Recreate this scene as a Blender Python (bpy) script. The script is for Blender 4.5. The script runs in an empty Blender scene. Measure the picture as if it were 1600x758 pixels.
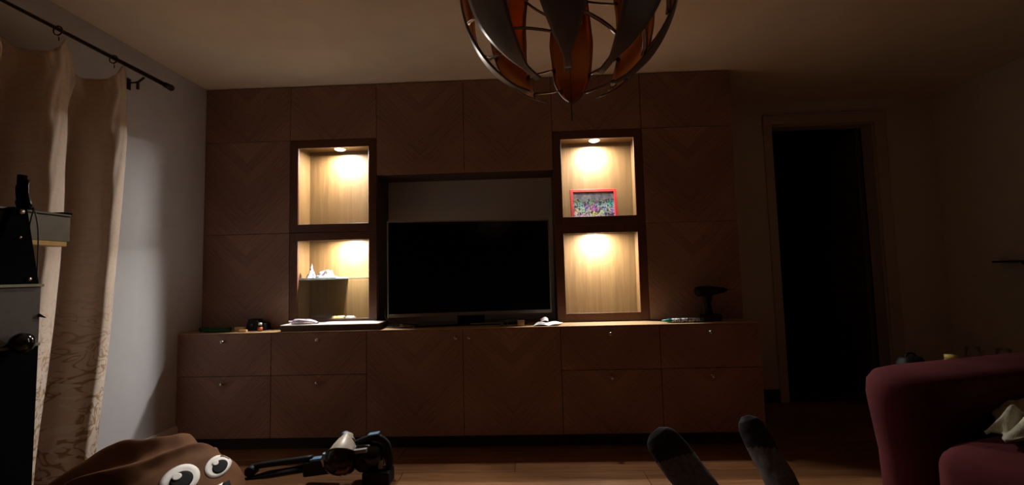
import bpy, bmesh, math, random
from mathutils import Vector, Matrix, noise
from mathutils.bvhtree import BVHTree
random.seed(7)
PI = math.pi
SC = bpy.context.scene
COL = SC.collection
V = Vector

# ------------------------------------------------------------------ camera
cd = bpy.data.cameras.new('camera')
cd.sensor_width = 36.0
cd.lens = 690.0 / 1600 * 36.0
cd.clip_start = 0.02
cam = bpy.data.objects.new('camera', cd)
COL.objects.link(cam)
r_ = V((0.99911861, 0.03367834, -0.02505536))
f_ = V((-0.03189287, 0.99713868, 0.06853686))
u_ = V((0.02729188, -0.06767736, 0.99733391))
M = Matrix((r_, u_, -f_)).transposed().to_4x4()
M.translation = V((2.20526, -2.73792, 1.05918))
cam.matrix_world = M
SC.camera = cam

# ------------------------------------------------------------------ world, light, exposure
w = bpy.data.worlds.new('night')
SC.world = w
w.use_nodes = True
w.node_tree.nodes['Background'].inputs[0].default_value = (0.006, 0.007, 0.010, 1)
w.node_tree.nodes['Background'].inputs[1].default_value = 0.3
SC.view_settings.view_transform = 'Standard'
SC.view_settings.look = 'None'
SC.view_settings.gamma = 1.0
SC.view_settings.use_curve_mapping = False
SC.view_settings.exposure = 0.0
PUCK_WATT = 28.0                     # each of the four cabinet spotlights
PUCK_COLOR = (1.0, 0.93, 0.87)

# ------------------------------------------------------------------ materials
MATS = {}
def S(c):                           # sRGB 0-255 to linear
    out = []
    for v in c:
        v /= 255.0
        out.append(v / 12.92 if v <= 0.04045 else ((v + 0.055) / 1.055) ** 2.4)
    return (out[0], out[1], out[2], 1.0)

class NT:
    def __init__(s, name):
        s.m = bpy.data.materials.new(name)
        s.m.use_nodes = True
        s.t = s.m.node_tree
        s.b = s.t.nodes['Principled BSDF']
        MATS[name] = s.m
    def n(s, typ, props=None, **ins):
        nd = s.t.nodes.new(typ)
        for k, v in (props or {}).items():
            setattr(nd, k, v)
        for k, v in ins.items():
            key = int(k[1:]) if k[0] == 'i' and k[1:].isdigit() else k.replace('_', ' ')
            s.put(nd.inputs[key], v)
        return nd
    def put(s, sock, v):
        if isinstance(v, bpy.types.NodeSocket):
            s.t.links.new(v, sock)
        elif isinstance(v, bpy.types.Node):
            s.t.links.new(v.outputs[0], sock)
        else:
            sock.default_value = v
    def math(s, op, a, b=0.0):
        return s.n('ShaderNodeMath', {'operation': op}, i0=a, i1=b).outputs[0]
    def coord(s, kind='Object'):
        return s.n('ShaderNodeTexCoord').outputs[kind]
    def xyz(s, v):
        q = s.n('ShaderNodeSeparateXYZ', i0=v)
        return q.outputs[0], q.outputs[1], q.outputs[2]
    def comb(s, x, y, z):
        return s.n('ShaderNodeCombineXYZ', i0=x, i1=y, i2=z).outputs[0]
    def noise(s, vec, scale, detail=3.0, rough=0.55, dist=0.0):
        return s.n('ShaderNodeTexNoise', None, Vector=vec, Scale=scale, Detail=detail, Roughness=rough, Distortion=dist).outputs[0]
    def ramp(s, fac, stops, interp='LINEAR'):
        nd = s.n('ShaderNodeValToRGB', None, Fac=fac)
        nd.color_ramp.interpolation = interp
        el = nd.color_ramp.elements
        el[0].position, el[0].color = stops[0]
        el[1].position, el[1].color = stops[-1]
        for p, c in stops[1:-1]:
            e = el.new(p); e.color = c
        return nd.outputs[0]
    def mix(s, fac, a, b, mode='MIX'):
        nd = s.n('ShaderNodeMix', {'data_type': 'RGBA', 'blend_type': mode})
        s.put(nd.inputs[0], fac); s.put(nd.inputs[6], a); s.put(nd.inputs[7], b)
        return nd.outputs[2]
    def bump(s, h, strength=0.2, dist=0.002):
        nd = s.n('ShaderNodeBump', None, Strength=strength, Distance=dist, Height=h)
        s.put(s.b.inputs['Normal'], nd.outputs[0])
    def base(s, c=None, rough=0.5, metal=0.0, spec=0.5):
        if c is not None: s.put(s.b.inputs['Base Color'], c)
        s.put(s.b.inputs['Roughness'], rough)
        s.put(s.b.inputs['Metallic'], metal)
        s.put(s.b.inputs['Specular IOR Level'], spec)
        return s.m

def plain(name, rgb, rough=0.5, metal=0.0, spec=0.5, var=0.12, scale=30.0, bump=0.0):
    """flat paint / plastic / metal with faint procedural variation"""
    t = NT(name)
    c = S(rgb)
    co = t.coord()
    n = t.noise(co, scale)
    lo = tuple(x * (1 - var) for x in c[:3]) + (1,)
    hi = tuple(min(1, x * (1 + var)) for x in c[:3]) + (1,)
    t.base(t.ramp(n, [(0.3, lo), (0.7, hi)]), rough, metal, spec)
    if bump: t.bump(t.noise(co, scale * 6), bump)
    return t.m

def mat_chevron():
    t = NT('chevron_veneer')
    x, y, z = t.xyz(t.coord())
    ax = t.math('ABSOLUTE', x)
    a = t.math('SUBTRACT', z, ax)
    b = t.math('ADD', z, ax)
    g = t.noise(t.comb(t.math('MULTIPLY', a, 85.0), t.math('MULTIPLY', b, 4.0), 0.0), 1.0, 4.0, 0.6)
    strip = t.math('FLOOR', t.math('DIVIDE', a, 0.085))
    wn = t.n('ShaderNodeTexWhiteNoise', {'noise_dimensions': '1D'})
    t.put(wn.inputs['W'], strip)
    v = t.math('ADD', t.math('MULTIPLY', g, 0.75), t.math('MULTIPLY', wn.outputs[0], 0.25))
    t.base(t.ramp(v, [(0.25, S((126, 98, 84))), (0.55, S((154, 120, 104))), (0.8, S((178, 142, 122)))]), 0.5, 0, 0.35)
    t.bump(g, 0.12, 0.001)
    return t.m
def mat_wood(name, c0, c1, c2, axis='z', rough=0.45, s_along=2.5, s_across=45.0, spec=0.4):
    t = NT(name)
    x, y, z = t.xyz(t.coord())
    k = {'x': (s_along, s_across, s_across), 'y': (s_across, s_along, s_across), 'z': (s_across, s_across, s_along)}[axis]
    wob = t.noise(t.coord(), 3.0, 2.0)
    vec = t.comb(t.math('ADD', t.math('MULTIPLY', x, k[0]), wob), t.math('ADD', t.math('MULTIPLY', y, k[1]), wob), t.math('MULTIPLY', z, k[2]))
    g = t.noise(vec, 1.0, 4.0, 0.6, 0.6)
    oi = t.n('ShaderNodeObjectInfo').outputs['Random']
    v = t.math('ADD', g, t.math('MULTIPLY', t.math('SUBTRACT', oi, 0.5), 0.16))
    t.base(t.ramp(v, [(0.28, c0), (0.5, c1), (0.75, c2)]), rough, 0, spec)
    t.bump(g, 0.03, 0.001)
    return t.m

mat_chevron()
mat_wood('oak_interior', S((80, 59, 33)), S((90, 67, 38)), S((101, 77, 46)), 'z', 0.5)
mat_wood('worktop_oak', S((168, 136, 100)), S((190, 156, 116)), S((206, 174, 134)), 'x', 0.45)
mat_wood('plank_oak', S((104, 68, 41)), S((134, 91, 58)), S((160, 116, 77)), 'x', 0.38, 2.0, 40.0)
plain('dark_frame', (92, 56, 38), 0.45, var=0.2)
plain('carcass_brown', (84, 56, 42), 0.55, var=0.15)
plain('plinth_black', (38, 28, 24), 0.6)
plain('ceiling_paint', (244, 228, 204), 0.9, spec=0.2, var=0.03, scale=6, bump=0.04)
plain('wall_paint', (202, 201, 205), 0.85, spec=0.25, var=0.03, scale=8, bump=0.05)
plain('wall_paint_warm', (226, 218, 206), 0.85, spec=0.25, var=0.03, scale=8, bump=0.05)
plain('far_wall_paint', (92, 84, 76), 0.9, spec=0.2)
plain('white_trim', (226, 222, 216), 0.35, var=0.03)
plain('casing_paint', (206, 192, 172), 0.4, var=0.03)
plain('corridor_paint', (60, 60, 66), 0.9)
plain('door_paint', (90, 84, 80), 0.5)
plain('steel', (190, 186, 178), 0.25, 1.0, var=0.05)
plain('steel_dark', (96, 92, 88), 0.4, 1.0)
plain('rod_metal', (70, 58, 54), 0.35, 0.8)
plain('screen_black', (9, 9, 11), 0.12, var=0.05)
plain('black_plastic', (14, 14, 16), 0.55, var=0.15, spec=0.25)
plain('black_matte', (6, 6, 8), 0.85, var=0.15, spec=0.02)
plain('black_gloss', (12, 12, 15), 0.12, var=0.1)
plain('tv_bezel', (150, 144, 138), 0.4, 0.4)
plain('white_board', (232, 228, 226), 0.4, var=0.03)
plain('red_frame', (150, 34, 32), 0.4, var=0.05)
plain('paper_white', (238, 238, 244), 0.75, var=0.04)
plain('paper_pink', (206, 126, 120), 0.75)
plain('green_cloth', (36, 74, 44), 0.9, var=0.3, bump=0.3)
plain('teal_plastic', (30, 124, 118), 0.35)
plain('blue_plastic', (104, 146, 178), 0.3)
plain('cream_plastic', (186, 172, 158), 0.4)
plain('wood_block', (206, 166, 112), 0.6)
plain('orange_label', (204, 106, 52), 0.5)
plain('yellow_plastic', (228, 206, 110), 0.4)
plain('lime_plastic', (126, 122, 56), 0.45)
plain('grey_plastic', (120, 118, 118), 0.5)
plain('copper', (228, 158, 94), 0.26, 1.0, var=0.08)
plain('lamp_silver', (150, 146, 144), 0.34, 0.35, var=0.04)
plain('lamp_rib', (110, 90, 76), 0.3, 0.8)
plain('sock_grey', (118, 112, 110), 0.95, spec=0.15, var=0.25, scale=120, bump=0.35)
plain('sock_black', (58, 57, 60), 0.95, spec=0.15, var=0.25, scale=120, bump=0.35)
plain('trousers', (46, 48, 58), 0.95, spec=0.1)
plain('towel', (186, 180, 160), 1.0, spec=0.1, var=0.15, scale=60, bump=0.8)
plain('eye_white', (232, 228, 224), 0.85, spec=0.2, var=0.05)
plain('eye_black', (22, 20, 22), 0.85, spec=0.2)
plain('smoked_plastic', (70, 48, 34), 0.12, var=0.2)
plain('cable_black', (34, 32, 32), 0.5)
plain('beam_metal', (104, 95, 80), 0.5, 0.3, var=0.2, scale=14)
plain('beam_lip', (224, 184, 104), 0.5)
plain('old_panel', (60, 42, 28), 0.55)
plain('edge_strip', (126, 122, 96), 0.5)
plain('tissue_paper', (112, 112, 118), 0.8, var=0.05)
plain('tube_cream', (132, 120, 66), 0.45)
plain('glass_edge', (128, 142, 130), 0.25)
plain('bulb_white', (220, 216, 208), 0.3)

t = NT('sofa_red')
co = t.coord()
n1 = t.noise(co, 5.0, 4.0); n2 = t.noise(co, 420.0, 2.0)
t.base(t.ramp(n1, [(0.3, S((74, 32, 34))), (0.7, S((90, 39, 42)))]), 0.95, 0, 0.1)
t.bump(n2, 0.3, 0.001)

t = NT('brown_plush')
co = t.coord()
n1 = t.noise(co, 6.0, 4.0); n2 = t.noise(co, 300.0, 2.0)
t.base(t.ramp(n1, [(0.3, S((88, 55, 32))), (0.7, S((112, 72, 43)))]), 0.85, 0, 0.25)
t.bump(n2, 0.2, 0.001)

t = NT('curtain_damask')            # beige cloth, woven scrolls getting denser towards the hem
co = t.coord()
x, y, z = t.xyz(co)
vec = t.comb(0.0, y, z)
sc = t.noise(vec, 12.0, 0.0, 0.4, 2.6)
band = t.math('ABSOLUTE', t.math('SUBTRACT', sc, 0.5))
m1 = t.ramp(band, [(0.03, (1, 1, 1, 1)), (0.07, (0, 0, 0, 1))])
hem = t.ramp(z, [(0.0, (1, 1, 1, 1)), (0.62, (0.9, 0.9, 0.9, 1)), (1.0, (0.12, 0.12, 0.12, 1))])
mm = t.math('MULTIPLY', m1, hem)
wv = t.noise(vec, 500.0, 2.0)
c = t.mix(mm, S((198, 180, 166)), S((146, 118, 86)))
sc2 = t.noise(vec, 18.0, 0.0, 0.4, 2.4)
c = t.mix(t.math('MULTIPLY', t.ramp(sc2, [(0.58, (0, 0, 0, 1)), (0.66, (1, 1, 1, 1))]), hem), c, S((206, 194, 184)))
t.base(c, 0.75, 0, 0.25)
t.bump(wv, 0.15, 0.001)

def mat_glass(name, tint=(0.97, 0.985, 0.975, 1), refl=0.5):
    t = NT(name)
    out = t.t.nodes['Material Output']
    tr = t.n('ShaderNodeBsdfTransparent', None, Color=tint)
    gl = t.n('ShaderNodeBsdfGlossy', None, Color=(1, 1, 1, 1), Roughness=0.03)
    fr = t.n('ShaderNodeFresnel', None, IOR=1.3)
    mx = t.n('ShaderNodeMixShader')
    t.put(mx.inputs[0], t.math('MULTIPLY', fr.outputs[0], refl))
    t.put(mx.inputs[1], tr.outputs[0]); t.put(mx.inputs[2], gl.outputs[0])
    t.t.links.new(mx.outputs[0], out.inputs[0])
    return t.m
mat_glass('clear_glass')
mat_glass('shelf_glass', (0.955, 0.985, 0.975, 1), 0.8)
mat_glass('cup_plastic', (0.50, 0.38, 0.30, 1), 1.0)
mat_glass('bag_film', (0.80, 0.78, 0.86, 1), 1.0)

t = NT('bag_plastic')               # milky crumpled bag film with a pinkish print
co = t.coord()
n1 = t.noise(co, 40.0, 3.0, 0.6, 1.5)
t.base(t.ramp(n1, [(0.35, S((150, 140, 176))), (0.5, S((216, 212, 224))), (0.68, S((226, 176, 190)))]), 0.25, 0, 0.5)

t = NT('tube_label')                # white sleeve with dark print
co = t.coord()
x, y, z = t.xyz(co)
n1 = t.noise(t.comb(t.math('MULTIPLY', x, 90.0), y, t.math('MULTIPLY', z, 60.0)), 1.0, 2.0)
t.base(t.ramp(n1, [(0.46, S((222, 224, 232))), (0.56, S((70, 66, 84)))]), 0.4)

t = NT('poster_print')              # generic crowd of coloured blots on a pale sky
co = t.coord()
x, y, z = t.xyz(co)
vo = t.n('ShaderNodeTexVoronoi', {'feature': 'F1'}, Vector=t.comb(t.math('MULTIPLY', x, 1.0), 0.0, t.math('MULTIPLY', z, 0.7)), Scale=34.0)
hs = t.n('ShaderNodeHueSaturation', None, Saturation=0.8, Value=0.42, Color=vo.outputs['Color'])
dist = t.noise(co, 90.0, 3.0)
blk = t.mix(t.ramp(dist, [(0.46, (0, 0, 0, 1)), (0.56, (1, 1, 1, 1))]), hs.outputs[0], S((16, 14, 22)))
wht = t.mix(t.ramp(t.noise(co, 60.0, 2.0, 0.5, 1.0), [(0.57, (0, 0, 0, 1)), (0.63, (1, 1, 1, 1))]), blk, S((136, 136, 144)))
edge = t.math('ADD', z, t.math('MULTIPLY', t.math('SUBTRACT', t.noise(t.comb(x, 0, 0), 50.0, 2.0), 0.5), 0.07))
sky = t.ramp(edge, [(0.050, (0, 0, 0, 1)), (0.060, (1, 1, 1, 1))])
sk = t.ramp(t.noise(co, 24.0, 3.0), [(0.35, S((96, 100, 122))), (0.6, S((160, 160, 168)))])
t.base(t.mix(sky, wht, sk), 0.4)

t = NT('lamp_lens')
t.base((1, 0.95, 0.85, 1), 0.4)
t.put(t.b.inputs['Emission Color'], (1.0, 0.93, 0.82, 1))
t.put(t.b.inputs['Emission Strength'], 8.0)

# ------------------------------------------------------------------ mesh helpers
ORI = {}                            # world origin of each object
def obj(name, bm, mats, parent=None, origin=None, smooth=False):
    """links the world-space bmesh as one mesh object (parent = its thing or part)"""
    if origin is None:
        origin = ORI[parent.name] if parent else V((0, 0, 0))
    origin = V(origin)
    bm.normal_update()
    for v in bm.verts: v.co -= origin
    me = bpy.data.meshes.new(name)
    bm.to_mesh(me); bm.free()
    if not isinstance(mats, (list, tuple)): mats = [mats]
    for m in mats: me.materials.append(MATS[m])
    if smooth:
        for p in me.polygons: p.use_smooth = True
    o = bpy.data.objects.new(name, me)
    COL.objects.link(o)
    if parent:
        o.parent = parent
        o.location = origin - ORI[parent.name]
    else:
        o.location = origin
    ORI[o.name] = origin
    return o
def tag(o, label, cat, group=None):
    o['label'] = label; o['category'] = cat
    if group: o['group'] = group
    return o
def struct(o, label=None):
    o['kind'] = 'structure'
    if label: o['label'] = label
    return o
def thing(name, label, cat, loc, group=None):
    o = bpy.data.objects.new(name, None)
    COL.objects.link(o)
    o.location = loc
    o.empty_display_size = 0.05
    ORI[o.name] = V(loc)
    return tag(o, label, cat, group)

def newbm(): return bmesh.new()
def box(bm, lo, hi, bev=0.0, seg=1, mi=0, M=None):
    x0, y0, z0 = lo; x1, y1, z1 = hi
    b2 = bmesh.new()
    vs = [b2.verts.new(p) for p in ((x0,y0,z0),(x1,y0,z0),(x1,y1,z0),(x0,y1,z0),(x0,y0,z1),(x1,y0,z1),(x1,y1,z1),(x0,y1,z1))]
    for f in ((3,2,1,0),(4,5,6,7),(0,1,5,4),(1,2,6,5),(2,3,7,6),(3,0,4,7)):
        b2.faces.new([vs[i] for i in f])
    if bev: bmesh.ops.bevel(b2, geom=b2.edges[:], offset=bev, segments=seg, profile=0.5, affect='EDGES')
    merge(bm, b2, mi, M)
    return bm
def merge(bm, b2, mi=None, M=None):
    if M is not None: b2.transform(M)
    mp = {}
    for v in b2.verts: mp[v] = bm.verts.new(v.co)
    for f in b2.faces:
        try:
            nf = bm.faces.new([mp[v] for v in f.verts])
            nf.material_index = f.material_index if mi is None else mi
            nf.smooth = f.smooth
        except ValueError: pass
    b2.free()
def frame_of(d):
    d = V(d).normalized()
    a = V((0, 0, 1)) if abs(d.z) < 0.9 else V((1, 0, 0))
    x = d.cross(a).normalized()
    return x, x.cross(d).normalized(), d
def tube(bm, pts, rads, n=12, mi=0, cap=True, smooth=True, up=None, flat=1.0):
    """swept round (or flattened) tube along pts; rads scalar or list (or list of (rx, ry))"""
    pts = [V(p) for p in pts]
    if not isinstance(rads, (list, tuple)): rads = [rads] * len(pts)
    rings = []
    prev = None
    for i, p in enumerate(pts):
        d = (pts[min(i+1, len(pts)-1)] - pts[max(i-1, 0)])
        if d.length < 1e-9: d = V((0, 0, 1))
        d.normalize()
        if up is not None:
            y = (V(up) - d * V(up).dot(d)).normalized(); x = y.cross(d)
        elif prev is None:
            x, y, _ = frame_of(d)
        else:
            x = (prev - d * prev.dot(d)).normalized(); y = d.cross(x)
        prev = x
        r = rads[i]
        rx, ry = r if isinstance(r, (list, tuple)) else (r, r * flat)
        rings.append([bm.verts.new(p + x * (rx * math.cos(2*PI*k/n)) + y * (ry * math.sin(2*PI*k/n))) for k in range(n)])
    for a, b in zip(rings, rings[1:]):
        for k in range(n):
            f = bm.faces.new((a[k], a[(k+1) % n], b[(k+1) % n], b[k])); f.smooth = smooth; f.material_index = mi
    if cap:
        for rg in (rings[0][::-1], rings[-1]):
            f = bm.faces.new(rg); f.material_index = mi
    return bm
def lathe(bm, c, axis, prof, n=24, mi=0, smooth=True):
    """prof = [(distance along axis, radius)]"""
    x, y, d = frame_of(axis)
    c = V(c)
    rings = []
    for h, r in prof:
        if r < 1e-5: rings.append([bm.verts.new(c + d * h)])
        else: rings.append([bm.verts.new(c + d * h + x * (r * math.cos(2*PI*k/n)) + y * (r * math.sin(2*PI*k/n))) for k in range(n)])
    for a, b in zip(rings, rings[1:]):
        for k in range(n):
            l = (k + 1) % n
            if len(a) == 1 and len(b) == 1: break
            vs = (a[0], b[l], b[k]) if len(a) == 1 else ((a[k], a[l], b[0]) if len(b) == 1 else (a[k], a[l], b[l], b[k]))
            f = bm.faces.new(vs); f.smooth = smooth; f.material_index = mi
    for rg in (rings[0][::-1], rings[-1]):
        if len(rg) > 1: bm.faces.new(rg).material_index = mi
    bmesh.ops.recalc_face_normals(bm, faces=bm.faces[:])
    return bm
def grid(bm, nu, nv, fn, mi=0, smooth=True, closed_u=False):
    vs = [[bm.verts.new(fn(i / (nu if closed_u else nu - 1), j / (nv - 1))) for j in range(nv)] for i in range(nu)]
    for i in range(nu if closed_u else nu - 1):
        for j in range(nv - 1):
            a = vs[i]; b = vs[(i + 1) % nu]
            f = bm.faces.new((a[j], b[j], b[j+1], a[j+1])); f.smooth = smooth; f.material_index = mi
    return bm
def prism(bm, poly, off, mi=0, bev=0.0):
    """polygon (list of points) extruded by vector off"""
    b2 = bmesh.new()
    a = [b2.verts.new(p) for p in poly]; b = [b2.verts.new(V(p) + V(off)) for p in poly]
    n = len(poly)
    b2.faces.new(a[::-1]); b2.faces.new(b)
    for i in range(n): b2.faces.new((a[i], a[(i+1) % n], b[(i+1) % n], b[i]))
    bmesh.ops.recalc_face_normals(b2, faces=b2.faces[:])
    if bev: bmesh.ops.bevel(b2, geom=b2.edges[:], offset=bev, segments=2, profile=0.5, affect='EDGES')
    merge(bm, b2, mi)
    return bm
def catmull(pts, n=6):
    P = [V(p) for p in pts]
    P = [P[0] * 2 - P[1]] + P + [P[-1] * 2 - P[-2]]
    out = []
    for i in range(1, len(P) - 2):
        for k in range(n):
            t = k / n
            a, b, c, d = P[i-1], P[i], P[i+1], P[i+2]
            out.append(0.5 * ((2*b) + (c - a)*t + (2*a - 5*b + 4*c - d)*t*t + (3*b - a - 3*c + d)*t**3))
    out.append(P[-2])
    return out
def solid(o, th, off=-1.0, mo=0):
    m = o.modifiers.new('thickness', 'SOLIDIFY'); m.thickness = th; m.offset = off; m.material_offset = mo
    return o
def one(name, label, cat, bm, mats, origin, group=None, smooth=False):
    return tag(obj(name, bm, mats, None, origin, smooth), label, cat, group)
def ns(p, s, k=0.0):
    return noise.noise(V((p[0] * s + k, p[1] * s + 2 * k, p[2] * s - k)))

# ------------------------------------------------------------------ the room
RX, YB, YD, CEIL, YF = 5.5, 0.46, 0.85, 2.39, -6.0
XR = 3.72                           # the wall steps back right of the cabinets
DL, DR, DH = 4.215, 5.03, 2.20      # doorway
bm = box(newbm(), (-0.15, YF - 0.15, -0.12), (RX + 0.15, 3.2, -0.012))
floor = struct(obj('floor', bm, 'plinth_black'))
PW, PL = 0.193, 1.28
pm = {}
k = 0
y = YD
while y > YF:
    y0 = max(y - PW, YF)
    x = -((k * 0.47) % 1.0) * PL
    while x < RX:
        a, b = max(x, 0), min(x + PL, RX)
        if b - a > 0.02:
            key = (round(b - a, 3), round(y - y0, 3))
            if key not in pm:
                bmm = box(newbm(), (-key[0]/2 + 0.001, -key[1]/2 + 0.001, -0.012), (key[0]/2 - 0.001, key[1]/2 - 0.001, 0.0), 0.0015)
                me = bpy.data.meshes.new('plank'); bmm.to_mesh(me); bmm.free(); me.materials.append(MATS['plank_oak']); pm[key] = me
            o = bpy.data.objects.new('plank', pm[key]); COL.objects.link(o)
            o.parent = floor; o.location = ((a + b) / 2, (y + y0) / 2, 0)
        x += PL
    y -= PW; k += 1
struct(obj('ceiling', box(newbm(), (-0.15, YF - 0.15, CEIL), (RX + 0.15, YD + 0.15, CEIL + 0.12)), 'ceiling_paint'))
struct(obj('wall_left', box(newbm(), (-0.15, YF - 0.15, -0.012), (0.0, YB + 0.12, CEIL)), 'wall_paint'))
bm = box(newbm(), (0, YB, -0.012), (XR, YB + 0.12, CEIL))
box(bm, (XR - 0.12, YB + 0.12, -0.012), (XR, YD + 0.12, CEIL))
struct(obj('wall_back', bm, 'wall_paint_warm'))
bm = box(newbm(), (XR, YD, -0.012), (DL, YD + 0.12, CEIL))
box(bm, (DR, YD, -0.012), (RX, YD + 0.12, CEIL))
box(bm, (DL, YD, DH), (DR, YD + 0.12, CEIL))
struct(obj('wall_doorway', bm, 'wall_paint_warm'))
struct(obj('wall_right', box(newbm(), (RX, YF - 0.15, -0.012), (RX + 0.15, YD + 0.12, CEIL)), 'wall_paint_warm'))
struct(obj('wall_front', box(newbm(), (0, YF - 0.15, -0.012), (RX, YF, CEIL)), 'far_wall_paint'))
# white skirting board with a rounded top on the left wall
def skirt(bm, p0, p1, nrm, h, th):
    p0, p1, nrm = V(p0), V(p1), V(nrm)
    prof = [(0, 0), (th, 0), (th, h - 0.02), (th * 0.75, h - 0.006), (th * 0.4, h), (0, h)]
    return prism(bm, [p0 + nrm * a + V((0, 0, b)) for a, b in prof], p1 - p0)
struct(obj('baseboard_left', skirt(newbm(), (0, 0.0, 0), (0, YF, 0), (1, 0, 0), 0.165, 0.018), 'white_trim'))
bm = skirt(newbm(), (XR, YD, 0), (DL - 0.065, YD, 0), (0, -1, 0), 0.10, 0.015)
skirt(bm, (DR + 0.09, YD, 0), (RX, YD, 0), (0, -1, 0), 0.10, 0.015)
struct(obj('baseboard_back', bm, 'plinth_black'))
struct(obj('baseboard_right', skirt(newbm(), (RX, YF, 0), (RX, YD, 0), (-1, 0, 0), 0.10, 0.015), 'casing_paint'))
# door casing: two legs and a head with a stepped profile, plus jamb lining
bm = newbm()
for a, b in ((DL - 0.065, DL), (DR, DR + 0.09)):
    box(bm, (a, YD - 0.018, 0), (b, YD, DH + 0.085), 0.004)
box(bm, (DL - 0.065, YD - 0.022, DH), (DR + 0.09, YD, DH + 0.085), 0.004)
box(bm, (DL - 0.065, YD - 0.030, DH + 0.07), (DR + 0.09, YD, DH + 0.085), 0.003)
box(bm, (DL, YD, 0), (DL + 0.012, YD + 0.12, DH), 0.002)
box(bm, (DR - 0.012, YD, 0), (DR, YD + 0.12, DH), 0.002)
box(bm, (DL, YD, DH - 0.012), (DR, YD + 0.12, DH), 0.002)
struct(obj('trim_1', bm, 'casing_paint'))
# dark corridor behind the doorway
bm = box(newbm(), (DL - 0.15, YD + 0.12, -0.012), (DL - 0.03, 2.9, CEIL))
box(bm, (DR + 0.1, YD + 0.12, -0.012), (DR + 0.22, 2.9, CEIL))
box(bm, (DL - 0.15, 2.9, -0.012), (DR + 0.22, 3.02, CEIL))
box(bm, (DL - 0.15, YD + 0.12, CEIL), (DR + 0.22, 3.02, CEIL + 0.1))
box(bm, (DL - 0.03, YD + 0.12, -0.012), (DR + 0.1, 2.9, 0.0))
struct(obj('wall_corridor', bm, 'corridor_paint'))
# door leaf swung into the corridor, with handle
bm = box(newbm(), (DR - 0.055, YD + 0.125, 0.01), (DR - 0.015, YD + 0.125 + 0.79, DH - 0.015), 0.003)
door = struct(obj('door_1', bm, 'door_paint', None, (DR - 0.035, YD + 0.125, 0.0)))
bm = tube(newbm(), [(DR - 0.055, YD + 0.85, 1.03), (DR - 0.10, YD + 0.85, 1.03)], 0.010)
tube(bm, [(DR - 0.10, YD + 0.86, 1.03), (DR - 0.10, YD + 0.74, 1.03)], 0.009)
obj('door_handle', bm, 'steel_dark', door)

# ------------------------------------------------------------------ cabinets
P, ZT, ZB = 0.08, 0.72, 0.726       # plinth height, top of base units, top of worktop
UY = 0.2                            # front plane of the wall units
W = 0.6
G = 0.0015
def knob(parent, x, y, z):
    bm = lathe(newbm(), (x, y, z), (0, -1, 0), [(0, 0.0085), (0.003, 0.0085), (0.004, 0.005), (0.014, 0.0045), (0.018, 0.010), (0.026, 0.0115), (0.029, 0.009), (0.029, 0)], 16)
    return obj('knob', bm, 'steel', parent)
def carcass(bm, x0, x1, y0, y1, z0, z1, t=0.016):
    box(bm, (x0, y0, z0), (x0 + t, y1, z1)); box(bm, (x1 - t, y0, z0), (x1, y1, z1))
    box(bm, (x0 + t, y0, z0), (x1 - t, y1, z0 + t)); box(bm, (x0 + t, y0, z1 - t), (x1 - t, y1, z1))
    box(bm, (x0 + t, y1 - 0.006, z0 + t), (x1 - t, y1, z1 - t))
    return bm
def front(name, parent, x0, x1, z0, z1, y):
    c = V(((x0 + x1) / 2, y + 0.009, (z0 + z1) / 2))
    bm = box(newbm(), (x0 + G, y, z0 + G), (x1 - G, y + 0.018, z1 - G), 0.0012)
    return obj(name, bm, 'chevron_veneer', parent, c)
base_labels = ['two-drawer brown chevron base cabinet in the corner by the left wall',
 'two-drawer brown chevron base cabinet under the white board and left glass cabinets',
 'brown chevron base cabinet with one door, under the left half of the television',
 'brown chevron base cabinet with one door, under the right half of the television',
 'two-drawer brown chevron base cabinet below the right-hand glass cabinets',
 'two-drawer brown chevron base cabinet below the cordless drill, nearest the doorway']
for i in range(6):
    x0, x1 = i * W, (i + 1) * W
    t = thing('base_cabinet', base_labels[i], 'cabinet', (x0 + W/2, 0.22, P), 'base cabinets along the wall')
    obj('body', carcass(newbm(), x0 + 0.0003, x1 - 0.0003, 0.02, 0.42, P, ZT), 'carcass_brown', t)
    if i in (2, 3):
        d = front('door', t, x0, x1, P, ZT, 0.0)
        knob(d, 1.76 if i == 2 else 1.842, 0.0, 0.672)
    else:
        for za, zb_ in ((P, P + 0.38), (P + 0.38, ZT)):
            d = front('drawer', t, x0, x1, za, zb_, 0.0)
            knob(d, x0 + W/2, 0.0, zb_ - 0.045)
bm = box(newbm(), (0.0, 0.05, 0.0), (6 * W, 0.068, P - 0.0005))
one('plinth', 'black recessed plinth board under the row of base cabinets', 'plinth', bm, 'plinth_black', (1.8, 0.06, 0))
bm = box(newbm(), (0.0, 0.0, ZT + 0.0002), (6 * W, 0.445, ZB), 0.001)
one('worktop', 'long thin oak worktop running over all the base cabinets', 'worktop', bm, 'worktop_oak', (1.8, 0.22, ZT))

def plain_unit(i, z0, z1, label):
    x0, x1 = i * W, (i + 1) * W
    t = thing('wall_cabinet', label, 'cabinet', (x0 + W/2, 0.33, z0), 'wall cabinets with chevron doors')
    obj('body', carcass(newbm(), x0 + 0.0003, x1 - 0.0003, UY + 0.02, 0.455, z0 + 0.0003, z1 - 0.0003), 'carcass_brown', t)
    front('door', t, x0, x1, z0, z1, UY)
Z1, Z2, Z3, Z4 = ZB + 0.0005, ZB + 0.64, ZB + 1.28, ZB + 1.66
plain_unit(0, Z3, Z4, 'short brown chevron wall cabinet at the ceiling in the left corner')
plain_unit(1, Z3, Z4, 'short brown chevron wall cabinet at the ceiling above the left spotlight')
plain_unit(4, Z3, Z4, 'short brown chevron wall cabinet at the ceiling above the right spotlight')
plain_unit(5, Z3, Z4, 'short brown chevron wall cabinet at the ceiling, rightmost of the top row')
plain_unit(2, ZB + 1.02, Z4, 'tall-door brown chevron wall cabinet above the television, left of the pair')
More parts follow.
